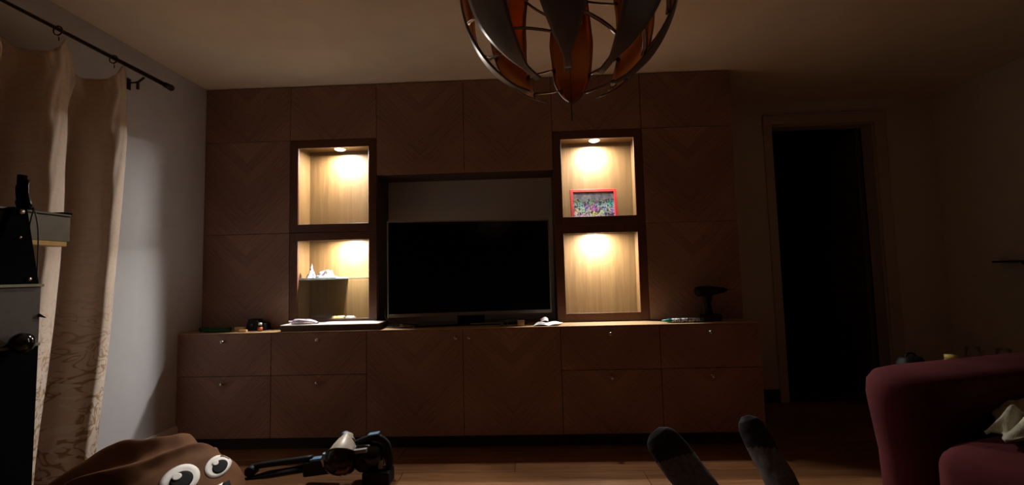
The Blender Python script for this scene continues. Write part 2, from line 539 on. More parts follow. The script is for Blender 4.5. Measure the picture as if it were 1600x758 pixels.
plain_unit(3, ZB + 1.02, Z4, 'tall-door brown chevron wall cabinet above the television, right of the pair')
plain_unit(0, Z2, Z3, 'upper square brown chevron cabinet left of the left glass cabinets')
plain_unit(0, Z1, Z2, 'lower square brown chevron cabinet left of the left glass cabinets, on the worktop')
plain_unit(5, Z2, Z3, 'upper square brown chevron cabinet right of the right glass cabinets')
plain_unit(5, Z1, Z2, 'lower square brown chevron cabinet behind the cordless drill')

def glass_unit(i, z0, z1, label, lamp_label):
    x0, x1 = i * W + 0.0003, (i + 1) * W - 0.0003
    z0 += 0.0003; z1 -= 0.0003
    t = thing('glass_cabinet', label, 'cabinet', (x0 + W/2, 0.33, z0), 'lit glass-door cabinets')
    b = 0.016
    ya, yb = UY + 0.02, 0.455
    bm = carcass(newbm(), x0, x1, ya, yb, z0, z1, b)
    body = obj('body', bm, 'oak_interior', t)
    # hinge plates on one inner side
    hx = x0 + b if i == 1 else x1 - b
    sg = 1 if i == 1 else -1
    for hz in (z0 + 0.075, z1 - 0.075):
        bm = box(newbm(), (min(hx, hx + sg * 0.004), ya + 0.012, hz - 0.008), (max(hx, hx + sg * 0.004), ya + 0.03, hz + 0.008), 0.001)
        obj('hinge_plate', bm, 'steel_dark', body)
    # framed glass door
    fw = 0.0545
    bm = newbm()
    X0, X1, A, B = x0 + G, x1 - G, z0 + G, z1 - G
    for lo, hi in (((X0, UY, A), (X0 + fw, UY + 0.018, B)), ((X1 - fw, UY, A), (X1, UY + 0.018, B)),
                   ((X0 + fw, UY, A), (X1 - fw, UY + 0.018, A + fw)), ((X0 + fw, UY, B - fw), (X1 - fw, UY + 0.018, B))):
        box(bm, lo, hi, 0.001)
    d = obj('door_frame', bm, 'dark_frame', t)
    bm = box(newbm(), (X0 + fw, UY + 0.010, A + fw), (X1 - fw, UY + 0.014, B - fw))
    obj('glass_pane', bm, 'clear_glass', d)
    # spotlight puck under the unit's top, with its own light
    px, py, pz = (2.706 if i == 4 else (0.885 if z0 > 1.2 else 0.930)), 0.345, z1 - b
    lp = thing('puck_light', lamp_label, 'lamp', (px, py, pz - 0.013), 'round cabinet spotlights')
    bm = lathe(newbm(), (px, py, pz - 0.0002), (0, 0, -1), [(0, 0.042), (0.010, 0.042), (0.0125, 0.040), (0.0125, 0.037), (0.0105, 0.037), (0.0105, 0)], 28)
    obj('housing', bm, 'steel', lp)
    bm = lathe(newbm(), (px, py, pz - 0.011), (0, 0, -1), [(0, 0.0365), (0.004, 0.0355), (0.009, 0.027), (0.0115, 0.014), (0.012, 0)], 28)
    obj('lens', bm, 'lamp_lens', lp)
    ld = bpy.data.lights.new('puck_glow', 'AREA')
    ld.shape = 'DISK'; ld.size = 0.055; ld.energy = PUCK_WATT; ld.color = PUCK_COLOR
    lo = bpy.data.objects.new('puck_glow', ld); COL.objects.link(lo)
    lo.parent = lp; lo.location = (0, 0, -0.0115)
    return t
glass_unit(1, Z2, Z3, 'empty lit glass-door cabinet left of the television, upper of two', 'round lit spotlight in the top left glass cabinet')
glass_unit(1, Z1, Z2, 'lit glass-door cabinet with a glass shelf holding white paper, left of the television', 'round lit spotlight in the glass cabinet with the glass shelf')
glass_unit(4, Z2, Z3, 'lit glass-door cabinet holding the red picture frame', 'round lit spotlight above the red picture frame')
glass_unit(4, Z1, Z2, 'empty lit glass-door cabinet right of the television, lower of two', 'round lit spotlight in the empty lower right glass cabinet')

# glass shelf and what lies in the left cabinets
gz = 1.045
bm = box(newbm(), (0.6168, 0.235, gz), (1.1832, 0.44, gz + 0.006), 0.0008)
gs = one('glass_shelf', 'clear glass shelf across the lower left lit cabinet', 'shelf', bm, 'shelf_glass', (0.9, 0.34, gz))
obj('polished_edge', box(newbm(), (0.6168, 0.2335, gz), (1.1832, 0.2349, gz + 0.006)), 'glass_edge', gs)
bm = box(newbm(), (0.63, 0.238, gz + 0.0063), (0.905, 0.446, gz + 0.0135), 0.001)
one('white_card', 'flat white card lying on the glass shelf under crumpled tissue', 'card', bm, 'tissue_paper', (0.78, 0.32, gz))
def crumple(c, rx, ry, h, seed, n=22):
    bm = newbm()
    c = V(c)
    def fn(u, v):
        a = 2 * PI * u
        r = math.sin(v * PI / 2) if v < 1 else 1
        p = V((math.cos(a) * r, math.sin(a) * r, 0))
        q = 1 + 0.45 * noise.noise(p * 1.7 + V((seed, 0, 0)))
        z = h * max(0, (1 - r ** 1.4)) * (0.75 + 0.9 * noise.noise(p * 2.6 + V((0, seed, 3)))) + 0.12 * h * abs(noise.noise(p * 5 + V((seed, 2, 1))))
        if v > 0.999: z = 0
        return c + V((p.x * rx * q, p.y * ry * q, max(0.0, z)))
    grid(bm, n, 10, fn, closed_u=True, smooth=False)
    bmesh.ops.remove_doubles(bm, verts=bm.verts[:], dist=1e-5)
    rim = [e for e in bm.edges if e.is_boundary]
    bmesh.ops.contextual_create(bm, geom=rim)
    bmesh.ops.recalc_face_normals(bm, faces=bm.faces[:])
    return bm
cz = gz + 0.0138
one('tissue', 'crumpled white tissue peak on the card, middle of the glass shelf', 'tissue', crumple((0.80, 0.31, cz), 0.085, 0.05, 0.062, 3.1), 'tissue_paper', (0.80, 0.31, cz), 'crumpled tissues on the glass shelf')
one('tissue', 'smaller thin grey-white tissue twist at the left end of the glass shelf', 'tissue', crumple((0.69, 0.33, cz), 0.032, 0.04, 0.085, 8.4), 'tissue_paper', (0.69, 0.33, cz), 'crumpled tissues on the glass shelf')
# stubby plastic tube on the cabinet floor
fz = Z1 + 0.0168
t = thing('plastic_tube', 'pale yellow and grey plastic tube lying on the lower left cabinet floor', 'tube', (0.95, 0.262, fz))
yy, zz = 0.264, fz + 0.0275
obj('tube_body', lathe(newbm(), (0.868, yy, zz), (1, 0, 0), [(0, 0), (0, 0.016), (0.004, 0.023), (0.022, 0.026), (0.030, 0.022), (0.038, 0.026), (0.084, 0.0265), (0.088, 0.022), (0.088, 0)], 20), 'tube_cream', t)
obj('collar', lathe(newbm(), (0.9561, yy, zz), (1, 0, 0), [(0, 0.018), (0.009, 0.018), (0.009, 0)], 20), 'black_plastic', t)
obj('grip', lathe(newbm(), (0.9652, yy, zz), (1, 0, 0), [(0, 0.020), (0.004, 0.025), (0.050, 0.024), (0.064, 0.014), (0.066, 0)], 20), 'grey_plastic', t)
obj('loop', tube(newbm(), [V((0.848 + 0.020 * math.cos(a), yy, fz + 0.0035 + 0.0 * a)) + V((0, 0.020 * math.sin(a), 0)) for a in [2 * PI * k / 16 for k in range(17)]], 0.003, 6), 'lime_plastic', t)

# red picture frame leaning on the cabinet back
t = thing('picture_frame', 'red framed colourful picture leaning in the top right glass cabinet', 'picture', (2.675, 0.32, Z2 + 0.0168))
th = math.radians(9)
MF = Matrix.Translation(V((2.686, 0.302, Z2 + 0.0172))) @ Matrix.Rotation(math.radians(2.5), 4, 'Z') @ Matrix.Rotation(-th, 4, 'X')
FW, FH, FB = 0.325, 0.250, 0.020
bm = newbm()
for lo, hi in (((-FW/2, 0, 0), (-FW/2 + FB, 0.022, FH)), ((FW/2 - FB, 0, 0), (FW/2, 0.022, FH)), ((-FW/2 + FB, 0, 0), (FW/2 - FB, 0.022, FB)), ((-FW/2 + FB, 0, FH - FB), (FW/2 - FB, 0.022, FH))):
    box(bm, lo, hi, 0.0015, 1, 0, MF)
obj('frame', bm, 'red_frame', t)
c = MF @ V((0, 0.016, FH / 2))
bm = box(newbm(), (-FW/2 + FB, 0.015, FB), (FW/2 - FB, 0.019, FH - FB), 0, 1, 0, MF)
obj('print', bm, 'poster_print', t, c)

# ------------------------------------------------------------------ television in the niche
ang = math.atan2(0.13, 1.063)
t = thing('television', 'large flat black television standing in the central niche', 'television', (1.83, 0.19, ZB))
MT = Matrix.Translation(V((1.83, 0.185, ZB))) @ Matrix.Rotation(ang, 4, 'Z')
TW, TZ0, TZ1 = 1.075, 0.062, 0.69
obj('back_shell', box(box(newbm(), (-TW/2, 0.0, TZ0), (TW/2, 0.018, TZ1), 0.003, 1, 0, MT), (-0.38, 0.018, TZ0 + 0.03), (0.38, 0.06, TZ1 - 0.2), 0.012, 1, 0, MT), 'black_plastic', t)
obj('screen', box(newbm(), (-TW/2 + 0.008, -0.003, TZ0 + 0.022), (TW/2 - 0.008, 0.0, TZ1 - 0.008), 0, 1, 0, MT), 'screen_black', t)
bm = newbm()
for lo, hi in (((-TW/2, -0.006, TZ0), (-TW/2 + 0.008, 0, TZ1)), ((TW/2 - 0.008, -0.006, TZ0), (TW/2, 0, TZ1)), ((-TW/2 + 0.008, -0.006, TZ1 - 0.008), (TW/2 - 0.008, 0, TZ1)), ((-TW/2 + 0.008, -0.006, TZ0), (TW/2 - 0.008, 0, TZ0 + 0.022))):
    box(bm, lo, hi, 0.001, 1, 0, MT)
obj('bezel', bm, 'tv_bezel', t)
bm = box(newbm(), (-0.09, 0.005, 0.012), (0.09, 0.035, TZ0 + 0.01), 0.004, 1, 0, MT)
obj('stand_neck', bm, 'black_plastic', t)
bm = box(newbm(), (-0.36, -0.07, 0.0003), (0.36, 0.12, 0.014), 0.005, 2, 0, MT)
obj('stand_base', bm, 'black_gloss', t)

# ------------------------------------------------------------------ things on the worktop
tz = ZB + 0.0003
def rod_pts(a, b, n, f): return [V(a).lerp(V(b), i / (n - 1)) + V(f(i / (n - 1))) for i in range(n)]
bm = tube(newbm(), rod_pts((0.075, 0.09, tz + 0.016), (0.285, 0.07, tz + 0.014), 12, lambda s: (0, 0.006 * math.sin(9 * s), 0.002 * math.sin(14 * s))), [(0.012 + 0.012 * math.sin(PI * min(1, 0.15 + s / 11 * 0.8))) * 0.9 if False else 0.014 for s in range(12)], 10)
tube(bm, rod_pts((0.10, 0.06, tz + 0.009), (0.30, 0.05, tz + 0.009), 10, lambda s: (0, 0.004 * math.sin(12 * s), 0)), 0.008, 8)
one('cloth', 'dark green rolled cloth on the worktop in the left corner', 'cloth', bm, 'green_cloth', (0.19, 0.07, tz), smooth=True)
bm = box(newbm(), (0.315, 0.07, tz), (0.375, 0.105, tz + 0.028), 0.002)
one('wood_block', 'larger pale wooden block beside the green cloth on the worktop', 'block', bm, 'wood_block', (0.345, 0.09, tz), 'pale blocks on the worktop')
bm = box(newbm(), (0.372, 0.03, tz), (0.418, 0.05, tz + 0.015), 0.0015)
one('wood_block', 'small flat wooden block in front of the black case on the worktop', 'block', bm, 'wood_block', (0.395, 0.04, tz), 'pale blocks on the worktop')
t = thing('black_case', 'black rounded case beside a small orange bottle on the worktop', 'case', (0.43, 0.12, tz))
bm = prism(newbm(), [(0.365, 0.10, tz), (0.50, 0.10, tz), (0.495, 0.10, tz + 0.045), (0.455, 0.10, tz + 0.050), (0.44, 0.10, tz + 0.072), (0.385, 0.10, tz + 0.074)], (0, 0.07, 0), 0, 0.006)
obj('shell', bm, 'black_plastic', t)
obj('latch', box(newbm(), (0.405, 0.094, tz + 0.03), (0.425, 0.1, tz + 0.045), 0.001), 'black_gloss', t)
t = thing('small_bottle', 'tiny bottle with orange label and white cap on the worktop', 'bottle', (0.485, 0.07, tz))
obj('bottle_body', lathe(newbm(), (0.485, 0.07, tz), (0, 0, 1), [(0, 0), (0, 0.013), (0.003, 0.014), (0.034, 0.014), (0.038, 0.010), (0.040, 0)], 16), 'black_gloss', t)
obj('label_band', lathe(newbm(), (0.485, 0.07, tz + 0.006), (0, 0, 1), [(0, 0.0143), (0.020, 0.0143)], 16), 'orange_label', t)
obj('cap', lathe(newbm(), (0.485, 0.07, tz + 0.040), (0, 0, 1), [(0, 0), (0, 0.011), (0.013, 0.011), (0.014, 0)], 16), 'paper_white', t)
# white shelf board lying across the front of the worktop
t = thing('shelf_board', 'spare shelf board with white top lying below the left glass cabinets', 'board', (0.96, 0.095, tz))
obj('core', box(newbm(), (0.65, 0.016, tz), (1.268, 0.180, tz + 0.034), 0.001), 'carcass_brown', t)
obj('white_face', box(newbm(), (0.648, 0.014, tz + 0.034), (1.270, 0.182, tz + 0.040), 0.001), 'white_board', t)
bz = tz + 0.0403
bm = newbm()
def bagfn(u, v):
    a = 2 * PI * u
    x = -0.5 + v
    r = (0.35 + 0.65 * math.sin(PI * min(1.0, v * 0.9 + 0.12)) ** 0.7)
    if v < 0.16: r *= 0.35 + 2.5 * v
    p = V((x, math.cos(a), math.sin(a)))
    r *= 1 + 0.35 * noise.noise(p * 2.3 + V((4, 0, 0)))
    return V((0.77 + x * 0.19, 0.065 + math.cos(a) * r * 0.035, bz + 0.0005 + max(0, (math.sin(a) + 0.75)) * r * 0.018 + (0.014 * (0.16 - v) / 0.16 if v < 0.16 else 0)))
grid(bm, 18, 20, bagfn, closed_u=True, smooth=False)
one('plastic_bag', 'small crumpled clear plastic bag with pink print on the white board', 'bag', bm, 'bag_plastic', (0.77, 0.065, bz))
# cables, peg, strip, cube and papers under the television
def cable(name, label, pts, r=0.003):
    bm = tube(newbm(), catmull(pts, 6), r, 6)
    one(name, label, 'cable', bm, 'cable_black', pts[0], smooth=True)
cable('cable', 'black cable curling below the left corner of the television, upper one', [(1.255, 0.21, 0.84), (1.262, 0.18, 0.795), (1.30, 0.14, 0.768), (1.40, 0.10, 0.752), (1.50, 0.14, 0.738), (1.56, 0.30, 0.731)], 0.004)
cable('cable', 'dark cable lying in a loop on the worktop left of the television stand', [(1.24, 0.30, 0.7305), (1.27, 0.14, 0.7305), (1.35, 0.075, 0.7305), (1.46, 0.07, 0.7305), (1.45, 0.20, 0.7305)], 0.0036)
bm = prism(newbm(), [(1.372, 0.105, tz), (1.40, 0.100, tz), (1.388, 0.102, tz + 0.030)], (0.004, 0.014, 0), 0, 0.001)
one('white_wedge', 'tiny white triangular wedge on the worktop before the television', 'wedge', bm, 'paper_white', (1.386, 0.105, tz))
t = thing('plastic_strip', 'thin yellow-green strip with a clip, under the right of the television', 'strip', (1.96, 0.055, tz))
obj('strip', box(newbm(), (1.84, 0.045, tz + 0.017), (2.055, 0.062, tz + 0.024), 0.001), 'lime_plastic', t)
bm = box(newbm(), (2.03, 0.035, tz), (2.048, 0.07, tz + 0.026), 0.002)
tube(bm, [(2.02, 0.05, tz + 0.026), (2.05, 0.05, tz + 0.032), (2.085, 0.045, tz + 0.040)], 0.004, 8)
tube(bm, [(2.05, 0.05, tz + 0.028), (2.078, 0.045, tz + 0.022), (2.07, 0.045, tz + 0.002)], 0.004, 8)
obj('clip', bm, 'lime_plastic', t)
bm = box(newbm(), (2.138, 0.045, tz), (2.180, 0.087, tz + 0.027), 0.002)
t = one('cardboard_cube', 'small beige cube on the worktop at the television right corner', 'cube', bm, 'wood_block', (2.16, 0.065, tz))
obj('top_sheet', box(newbm(), (2.137, 0.044, tz + 0.0272), (2.181, 0.088, tz + 0.034), 0.001), 'cream_plastic', t)
t = thing('paper', 'folded white paper scrap with red corner right of the beige cube', 'paper', (2.31, 0.06, tz))
bm = newbm()
grid(bm, 14, 8, lambda u, v: V((2.235 + 0.155 * u + 0.035 * v, 0.02 + 0.10 * v, tz + 0.0008 + 0.010 * abs(math.sin(5 * u + 1.5 * v)) + 0.006 * v)), smooth=False)
solid(obj('sheet', bm, 'paper_white', t), 0.0012, 1)
bm = newbm()
grid(bm, 8, 6, lambda u, v: V((2.285 + 0.045 * u, 0.055 + 0.04 * v, tz + 0.012 + 0.036 * math.sin(PI * (0.15 + 0.6 * u)) * (0.5 + 0.5 * v))), smooth=False)
solid(obj('folded_corner', bm, 'paper_white', t), 0.0012, 1)
bm = newbm()
grid(bm, 6, 6, lambda u, v: V((2.278 + 0.020 * u, 0.045 + 0.02 * v, tz + 0.016 + 0.025 * math.sin(PI * (0.2 + 0.5 * u)))), smooth=False)
solid(obj('red_corner', bm, 'paper_pink', t), 0.0012, 1)
# tube with teal nozzle
t = thing('sealant_tube', 'white printed tube with a teal nozzle lying on the right worktop', 'tube', (3.17, 0.045, tz))
yy, zz = 0.05, tz + 0.0140
obj('tube_body', lathe(newbm(), (3.085, yy, zz), (1, 0, 0), [(0, 0.008), (0.004, 0.013), (0.185, 0.0138), (0.188, 0)], 18), 'tube_label', t, (3.17, yy, zz), True)
obj('nozzle', lathe(newbm(), (3.086, yy, zz), (-1, 0, 0), [(0, 0.0125), (0.016, 0.0125), (0.02, 0.010), (0.055, 0.004), (0.056, 0)], 18), 'teal_plastic', t)
obj('end_cap', lathe(newbm(), (3.273, yy, zz), (1, 0, 0), [(0, 0.0138), (0.01, 0.0138), (0.011, 0)], 18), 'teal_plastic', t)
# cordless drill
t = thing('cordless_drill', 'black cordless drill standing on its battery on the right worktop', 'drill', (3.345, 0.11, tz))
y0 = 0.115
bm = lathe(newbm(), (3.268, y0, 0.912), (1, 0, 0.03), [(0, 0), (0, 0.018), (0.006, 0.028), (0.03, 0.032), (0.09, 0.032), (0.115, 0.027), (0.118, 0)], 20)
obj('motor_housing', bm, 'black_plastic', t, smooth=True)
bm = lathe(newbm(), (3.385, y0, 0.9155), (1, 0, 0.03), [(0, 0.024), (0.018, 0.026), (0.020, 0.020), (0.028, 0.021), (0.060, 0.019), (0.078, 0.010), (0.080, 0)], 18)
obj('chuck', bm, 'black_gloss', t)
obj('drill_bit', tube(newbm(), [(3.46, y0, 0.9178), (3.515, y0, 0.9195)], [0.0045, 0.003], 8), 'steel_dark', t)
bm = tube(newbm(), catmull([(3.335, y0, 0.905), (3.338, y0, 0.86), (3.345, y0, 0.81), (3.350, y0, 0.765)], 4), [(0.019, 0.023)] * 6 + [(0.017, 0.020)] * 4 + [(0.019, 0.024)] * 3, 14, up=(1, 0, 0))
obj('grip', bm, 'black_plastic', t)
obj('trigger', box(newbm(), (3.352, y0 - 0.007, 0.855), (3.372, y0 + 0.007, 0.885), 0.004, 2), 'black_gloss', t)
obj('battery', box(newbm(), (3.300, y0 - 0.036, tz), (3.415, y0 + 0.036, 0.770), 0.007, 2), 'black_gloss', t)

# ------------------------------------------------------------------ curtain and rod on the left wall
RZ, RXX = 2.222, 0.095
t = thing('curtain_rod', 'dark metal curtain rod below the ceiling on the left wall', 'curtain rod', (RXX, -1.2, RZ))
obj('rod', tube(newbm(), [(RXX, -0.215, RZ), (RXX, -2.6, RZ)], 0.0135, 14), 'rod_metal', t)
obj('end_cap', lathe(newbm(), (RXX, -0.235, RZ), (0, 1, 0), [(-0.03, 0.0155), (0.0, 0.0165), (0.004, 0.0185), (0.022, 0.0185), (0.028, 0.013), (0.029, 0)], 16), 'rod_metal', t)
for by in (-0.40, -2.2):
    bm = tube(newbm(), [(0.0, by, RZ - 0.045), (0.055, by, RZ - 0.045), (RXX - 0.004, by, RZ - 0.018)], 0.006, 8)
    box(bm, (0.0, by - 0.012, RZ - 0.085), (0.006, by + 0.012, RZ - 0.02), 0.002)
    box(bm, (0.048, by - 0.006, RZ - 0.085), (0.062, by + 0.006, RZ - 0.038), 0.003)
    obj('bracket', bm, 'rod_metal', t)
def ring(y):
    bm = newbm()
    pts = [V((RXX + 0.021 * math.cos(a), y, RZ - 0.007 + 0.021 * math.sin(a))) for a in [2 * PI * k / 20 for k in range(21)]]
    tube(bm, pts, 0.003, 6)
    tube(bm, [(RXX, y, RZ - 0.028), (RXX + 0.006, y, RZ - 0.040), (RXX, y + 0.006, RZ - 0.052)], 0.0022, 6)
    return bm
ring_y = [-0.59, -0.862, -1.14, -1.42]
ring_l = ['curtain ring on the rod nearest the cabinets', 'curtain ring on the rod, second from the cabinets', 'curtain ring on the rod, third from the cabinets']
for yv, lb in zip(ring_y[:3], ring_l):
    one('curtain_ring', 'dark metal ' + lb, 'ring', ring(yv), 'rod_metal', (RXX, yv, RZ), 'curtain rings', True)
HOOK = [0.018 + 0.278 * k for k in range(6)]
def curtain_pt(s, v):
    """s = metres of width from the free edge, v = 0 hem .. 1 head"""
    k = (s - 0.018) / 0.278
    fr = k - math.floor(k)
    sag = math.sin(PI * fr) if s >= 0.018 else 0
    ztop = RZ - 0.042 - 0.125 * sag ** 0.8
    z = 0.03 + (ztop - 0.03) * v
    a = 0.066 + 0.010 * math.sin(2.1 * v)
    per = 0.272
    ph = 2 * PI * (s - 0.045 - 0.05 * (1 - v) * 0.4) / per
    q = ((s + 0.012 + 0.02 * math.sin(3 * v) + 0.012 * noise.noise(V((s * 3, v * 4, 5)))) / 0.276) % 1.0
    if q < 0.48: pl = 0.30 + 0.70 * math.sin(min(1.0, q / 0.40) * PI / 2) - 0.25 * max(0.0, (q - 0.40) / 0.08) ** 2
    elif q < 0.68: tq = (q - 0.48) / 0.20; pl = 0.75 - 1.75 * (tq * tq * (3 - 2 * tq))
    elif q < 0.82: pl = -1.0
    else: tq = (q - 0.82) / 0.18; pl = -1.0 + 1.30 * (tq * tq * (3 - 2 * tq))
    x = 0.108 + a * pl * (0.45 + 0.55 * min(1, (1 - v) * 5 + 0.1))
    x += 0.012 * math.sin(4.3 * ph / (2 * PI) + 3 * v) + 0.016 * noise.noise(V((s * 5, v * 3.0, 1.0)))
    # swag bulge just under the head between the hooks
    tp = max(0.0, 1 - abs((1 - v) * 2.16 - 0.10) / 0.16)
    x += 0.045 * sag * tp * tp
    x += 0.008 * math.sin(22 * ((1 - v) * 2.16 - 0.55 * sag)) * math.exp(-(1 - v) * 4.5) * sag
    yv = -0.568 - s - 0.085 * (1 - v) ** 1.3
    x = max(x, 0.022)
    return V((x, yv, z))
bm = newbm()
grid(bm, 260, 120, lambda u, v: curtain_pt(u * 1.25, v))
cur = one('curtain', 'long beige damask curtain hanging in deep folds at the left wall', 'curtain', bm, 'curtain_damask', (0.1, -1.0, 0.03), smooth=True)
solid(cur, 0.003, 0)

# ------------------------------------------------------------------ black cabinet at the left picture edge and what stands on it
FX, FY = 0.45, -1.188
t = thing('black_sideboard', 'tall black sideboard standing before the curtain at the left edge', 'sideboard', (0.28, -1.6, 0))
obj('body', box(newbm(), (0.235, FY - 0.9, 0.0), (FX - 0.004, FY, 0.842), 0.002), 'black_matte', t)
obj('edge_strip', box(newbm(), (0.235, FY - 0.9, 0.8422), (FX + 0.002, FY, 0.852), 0.001), 'edge_strip', t)
obj('panel', box(newbm(), (0.235, FY - 0.9, 0.8522), (FX - 0.006, FY, 1.052), 0.001), 'old_panel', t)
obj('top_strip', box(newbm(), (0.235, FY - 0.9, 1.0522), (FX + 0.002, FY + 0.004, 1.062), 0.001), 'edge_strip', t)
bm = lathe(newbm(), (FX - 0.006, FY - 0.078, 0.862), (1, 0, 0), [(0, 0.010), (0.008, 0.012), (0.014, 0.030), (0.03, 0.036), (0.048, 0.030), (0.056, 0.014), (0.058, 0)], 20)
obj('round_knob', bm, 'black_gloss', t, smooth=True)
bm = prism(newbm(), [(FX - 0.006, FY - 0.004, 0.955), (FX - 0.006, FY + 0.018, 0.938), (FX - 0.006, FY - 0.004, 0.944)], (0.006, 0, 0))
obj('hook', bm, 'black_matte', t)
# A-shaped black stand on top, carrying the grey beam
t = thing('beam_stand', 'black A-shaped stand on the sideboard under the grey beam', 'stand', (FX - 0.09, FY - 0.075, 1.0623))
bm = prism(newbm(), [(FX - 0.03, FY - 0.185, 1.0623), (FX - 0.03, FY - 0.006, 1.0623), (FX - 0.03, FY - 0.055, 1.330), (FX - 0.03, FY - 0.098, 1.330)], (0.024, 0, 0), 0, 0.003)
obj('side_plate', bm, 'black_matte', t)
obj('bolt', lathe(newbm(), (FX - 0.006, FY - 0.076, 1.315), (1, 0, 0), [(0, 0.009), (0.006, 0.009), (0.008, 0.004), (0.008, 0)], 10), 'steel', t)
obj('bolt', lathe(newbm(), (FX - 0.006, FY - 0.076, 1.225), (1, 0, 0), [(0, 0.005), (0.004, 0.005), (0.005, 0)], 10), 'steel', t)
obj('bolt', lathe(newbm(), (FX - 0.006, FY - 0.040, 1.080), (1, 0, 0), [(0, 0.006), (0.004, 0.006), (0.005, 0)], 10), 'steel', t)
bm = prism(newbm(), [(FX - 0.15, FY - 0.13, 1.0623), (FX - 0.15, FY - 0.006, 1.0623), (FX - 0.15, FY - 0.05, 1.21), (FX - 0.15, FY - 0.10, 1.21)], (0.02, 0, 0), 0, 0.003)
obj('rear_plate', bm, 'black_matte', t)
t = thing('metal_beam', 'grey metal beam ending in front of the curtain at the left edge', 'beam', (FX - 0.06, -1.3, 1.2125))
bx0, bx1, by0, by1 = FX - 0.085, FX - 0.0325, -2.0, -1.068
obj('beam_body', box(newbm(), (bx0, by0, 1.222), (bx1, by1, 1.322), 0.003), 'beam_metal', t)
obj('top_rail', box(newbm(), (bx0 - 0.004, by0, 1.3222), (bx1 + 0.004, by1 - 0.002, 1.330), 0.001), 'steel_dark', t)
obj('lip', box(newbm(), (bx0 + 0.004, by0, 1.204), (bx1 + 0.006, by1 - 0.018, 1.2218), 0.001), 'beam_lip', t)
obj('end_clip', box(newbm(), (bx0, by1 - 0.035, 1.3302), (bx1 + 0.002, by1 + 0.004, 1.337), 0.002), 'black_matte', t)
t = thing('spring_clamp', 'black spring clamp gripping the top of the grey beam', 'clamp', (FX - 0.05, FY - 0.02, 1.3303))
bm = tube(newbm(), catmull([(FX - 0.055, FY - 0.020, 1.3305), (FX - 0.055, FY - 0.032, 1.37), (FX - 0.055, FY - 0.036, 1.41), (FX - 0.055, FY - 0.036, 1.455)], 4), [(0.024, 0.014)] * 4 + [(0.018, 0.012)] * 5 + [(0.014, 0.011)] * 4, 12, up=(1, 0, 0))
obj('jaw', bm, 'black_matte', t)
bm = tube(newbm(), catmull([(FX - 0.045, FY - 0.012, 1.3305), (FX - 0.045, FY - 0.026, 1.38), (FX - 0.045, FY - 0.028, 1.44)], 4), [0.010, 0.010, 0.009, 0.008, 0.008, 0.007, 0.007, 0.006, 0.006], 10)
obj('lever', bm, 'black_gloss', t)
def cord(label, pts): one('cord', label, 'cord', tube(newbm(), catmull(pts, 6), 0.0022, 6), 'cable_black', pts[0], 'cords below the clamp', True)
cord('thin black cord hanging from the clamp, left strand', [(FX - 0.018, FY - 0.026, 1.336), (FX - 0.022, FY - 0.032, 1.28), (FX - 0.022, FY - 0.036, 1.215)])
cord('thin black cord hanging from the clamp past the lip, right strand', [(FX - 0.016, FY - 0.026, 1.336), (FX - 0.010, FY - 0.016, 1.26), (FX - 0.010, FY - 0.012, 1.15), (FX - 0.008, FY - 0.013, 1.07)])

# ------------------------------------------------------------------ pendant lamp: split silver sphere, copper inside
LC, LR = V((2.307, -1.827, 1.655)), 0.229
t = thing('pendant_lamp', 'silver split-sphere pendant lamp with copper inside hanging from the ceiling', 'lamp', LC)
def sph(th, ph, r=LR):              # th measured from the lower pole, ph from the side towards the sofa
    return LC + V((math.sin(th) * math.sin(ph), -math.sin(th) * math.cos(ph), -math.cos(th))) * r
def half(thd):
    e = min(thd, 180 - thd)
    if e < 32: return 0.032
    if e < 60: return 0.032 + ((e - 32) / 28) ** 0.85 * 0.173
    return 0.205 + (e - 60) / 30 * 0.05
PH0 = math.radians(-8)
for k in range(8):
    ph = PH0 + k * PI / 4
    bm = newbm()
    def pf(u, v, ph=ph):
        thd = 22 + v * 136
        h = half(thd)
        return sph(math.radians(thd), ph + (u - 0.5) * 2 * h / max(0.3, math.sin(math.radians(thd))))
    grid(bm, 9, 46, pf)
    bmesh.ops.recalc_face_normals(bm, faces=bm.faces[:])
    bm.faces.ensure_lookup_table()
    f = bm.faces[100]; f.normal_update()
    if f.normal.dot(f.calc_center_median() - LC) < 0: bmesh.ops.reverse_faces(bm, faces=bm.faces[:])
    o = obj('panel', bm, ['lamp_silver', 'copper'], t, None, True)
    solid(o, 0.004, -1, 1)
for thd in (46, 68, 112):
    for k in range(8):
        a0 = PH0 + k * PI / 4; a1 = a0 + PI / 4
        h = half(thd) / math.sin(math.radians(thd)) - 0.03
        bm = newbm()
        pts = [sph(math.radians(thd + (4 if thd < 90 else -4) * (1 - 2 * q / 4)), a0 + h + (a1 - a0 - 2 * h) * q / 4, LR - 0.006) for q in range(5)]
        tube(bm, pts, [(0.005, 0.002)] * 5, 8)
        obj('connecting_rib', bm, 'lamp_rib', t)
obj('stem', tube(newbm(), [LC + V((0, 0, -0.03)), LC + V((0, 0, 0.27))], 0.011, 14), 'lamp_silver', t)
obj('socket', lathe(newbm(), LC + V((0, 0, 0.05)), (0, 0, -1), [(0, 0), (0, 0.02), (0.05, 0.022), (0.06, 0.018), (0.06, 0)], 18), 'black_plastic', t)
obj('bulb', lathe(newbm(), LC + V((0, 0, -0.008)), (0, 0, -1), [(0, 0.014), (0.02, 0.018), (0.04, 0.029), (0.06, 0.031), (0.078, 0.022), (0.086, 0)], 20), 'bulb_white', t, None, True)
for thd in (24, 156):
    bm = newbm()
    for k in range(8):
        a = PH0 + k * PI / 4
        tube(bm, [sph(math.radians(thd), a, LR - 0.004), LC + V((0, 0, -0.13 if thd < 90 else 0.20))], 0.0018, 6)
    if thd > 90: obj('spider', bm, 'lamp_rib', t)
    else: bm.free()
obj('pull_cord', tube(newbm(), [LC + V((0.0, -0.012, -0.02)), LC + V((0.0, -0.012, -0.285))], 0.0013, 6), 'cable_black', t)
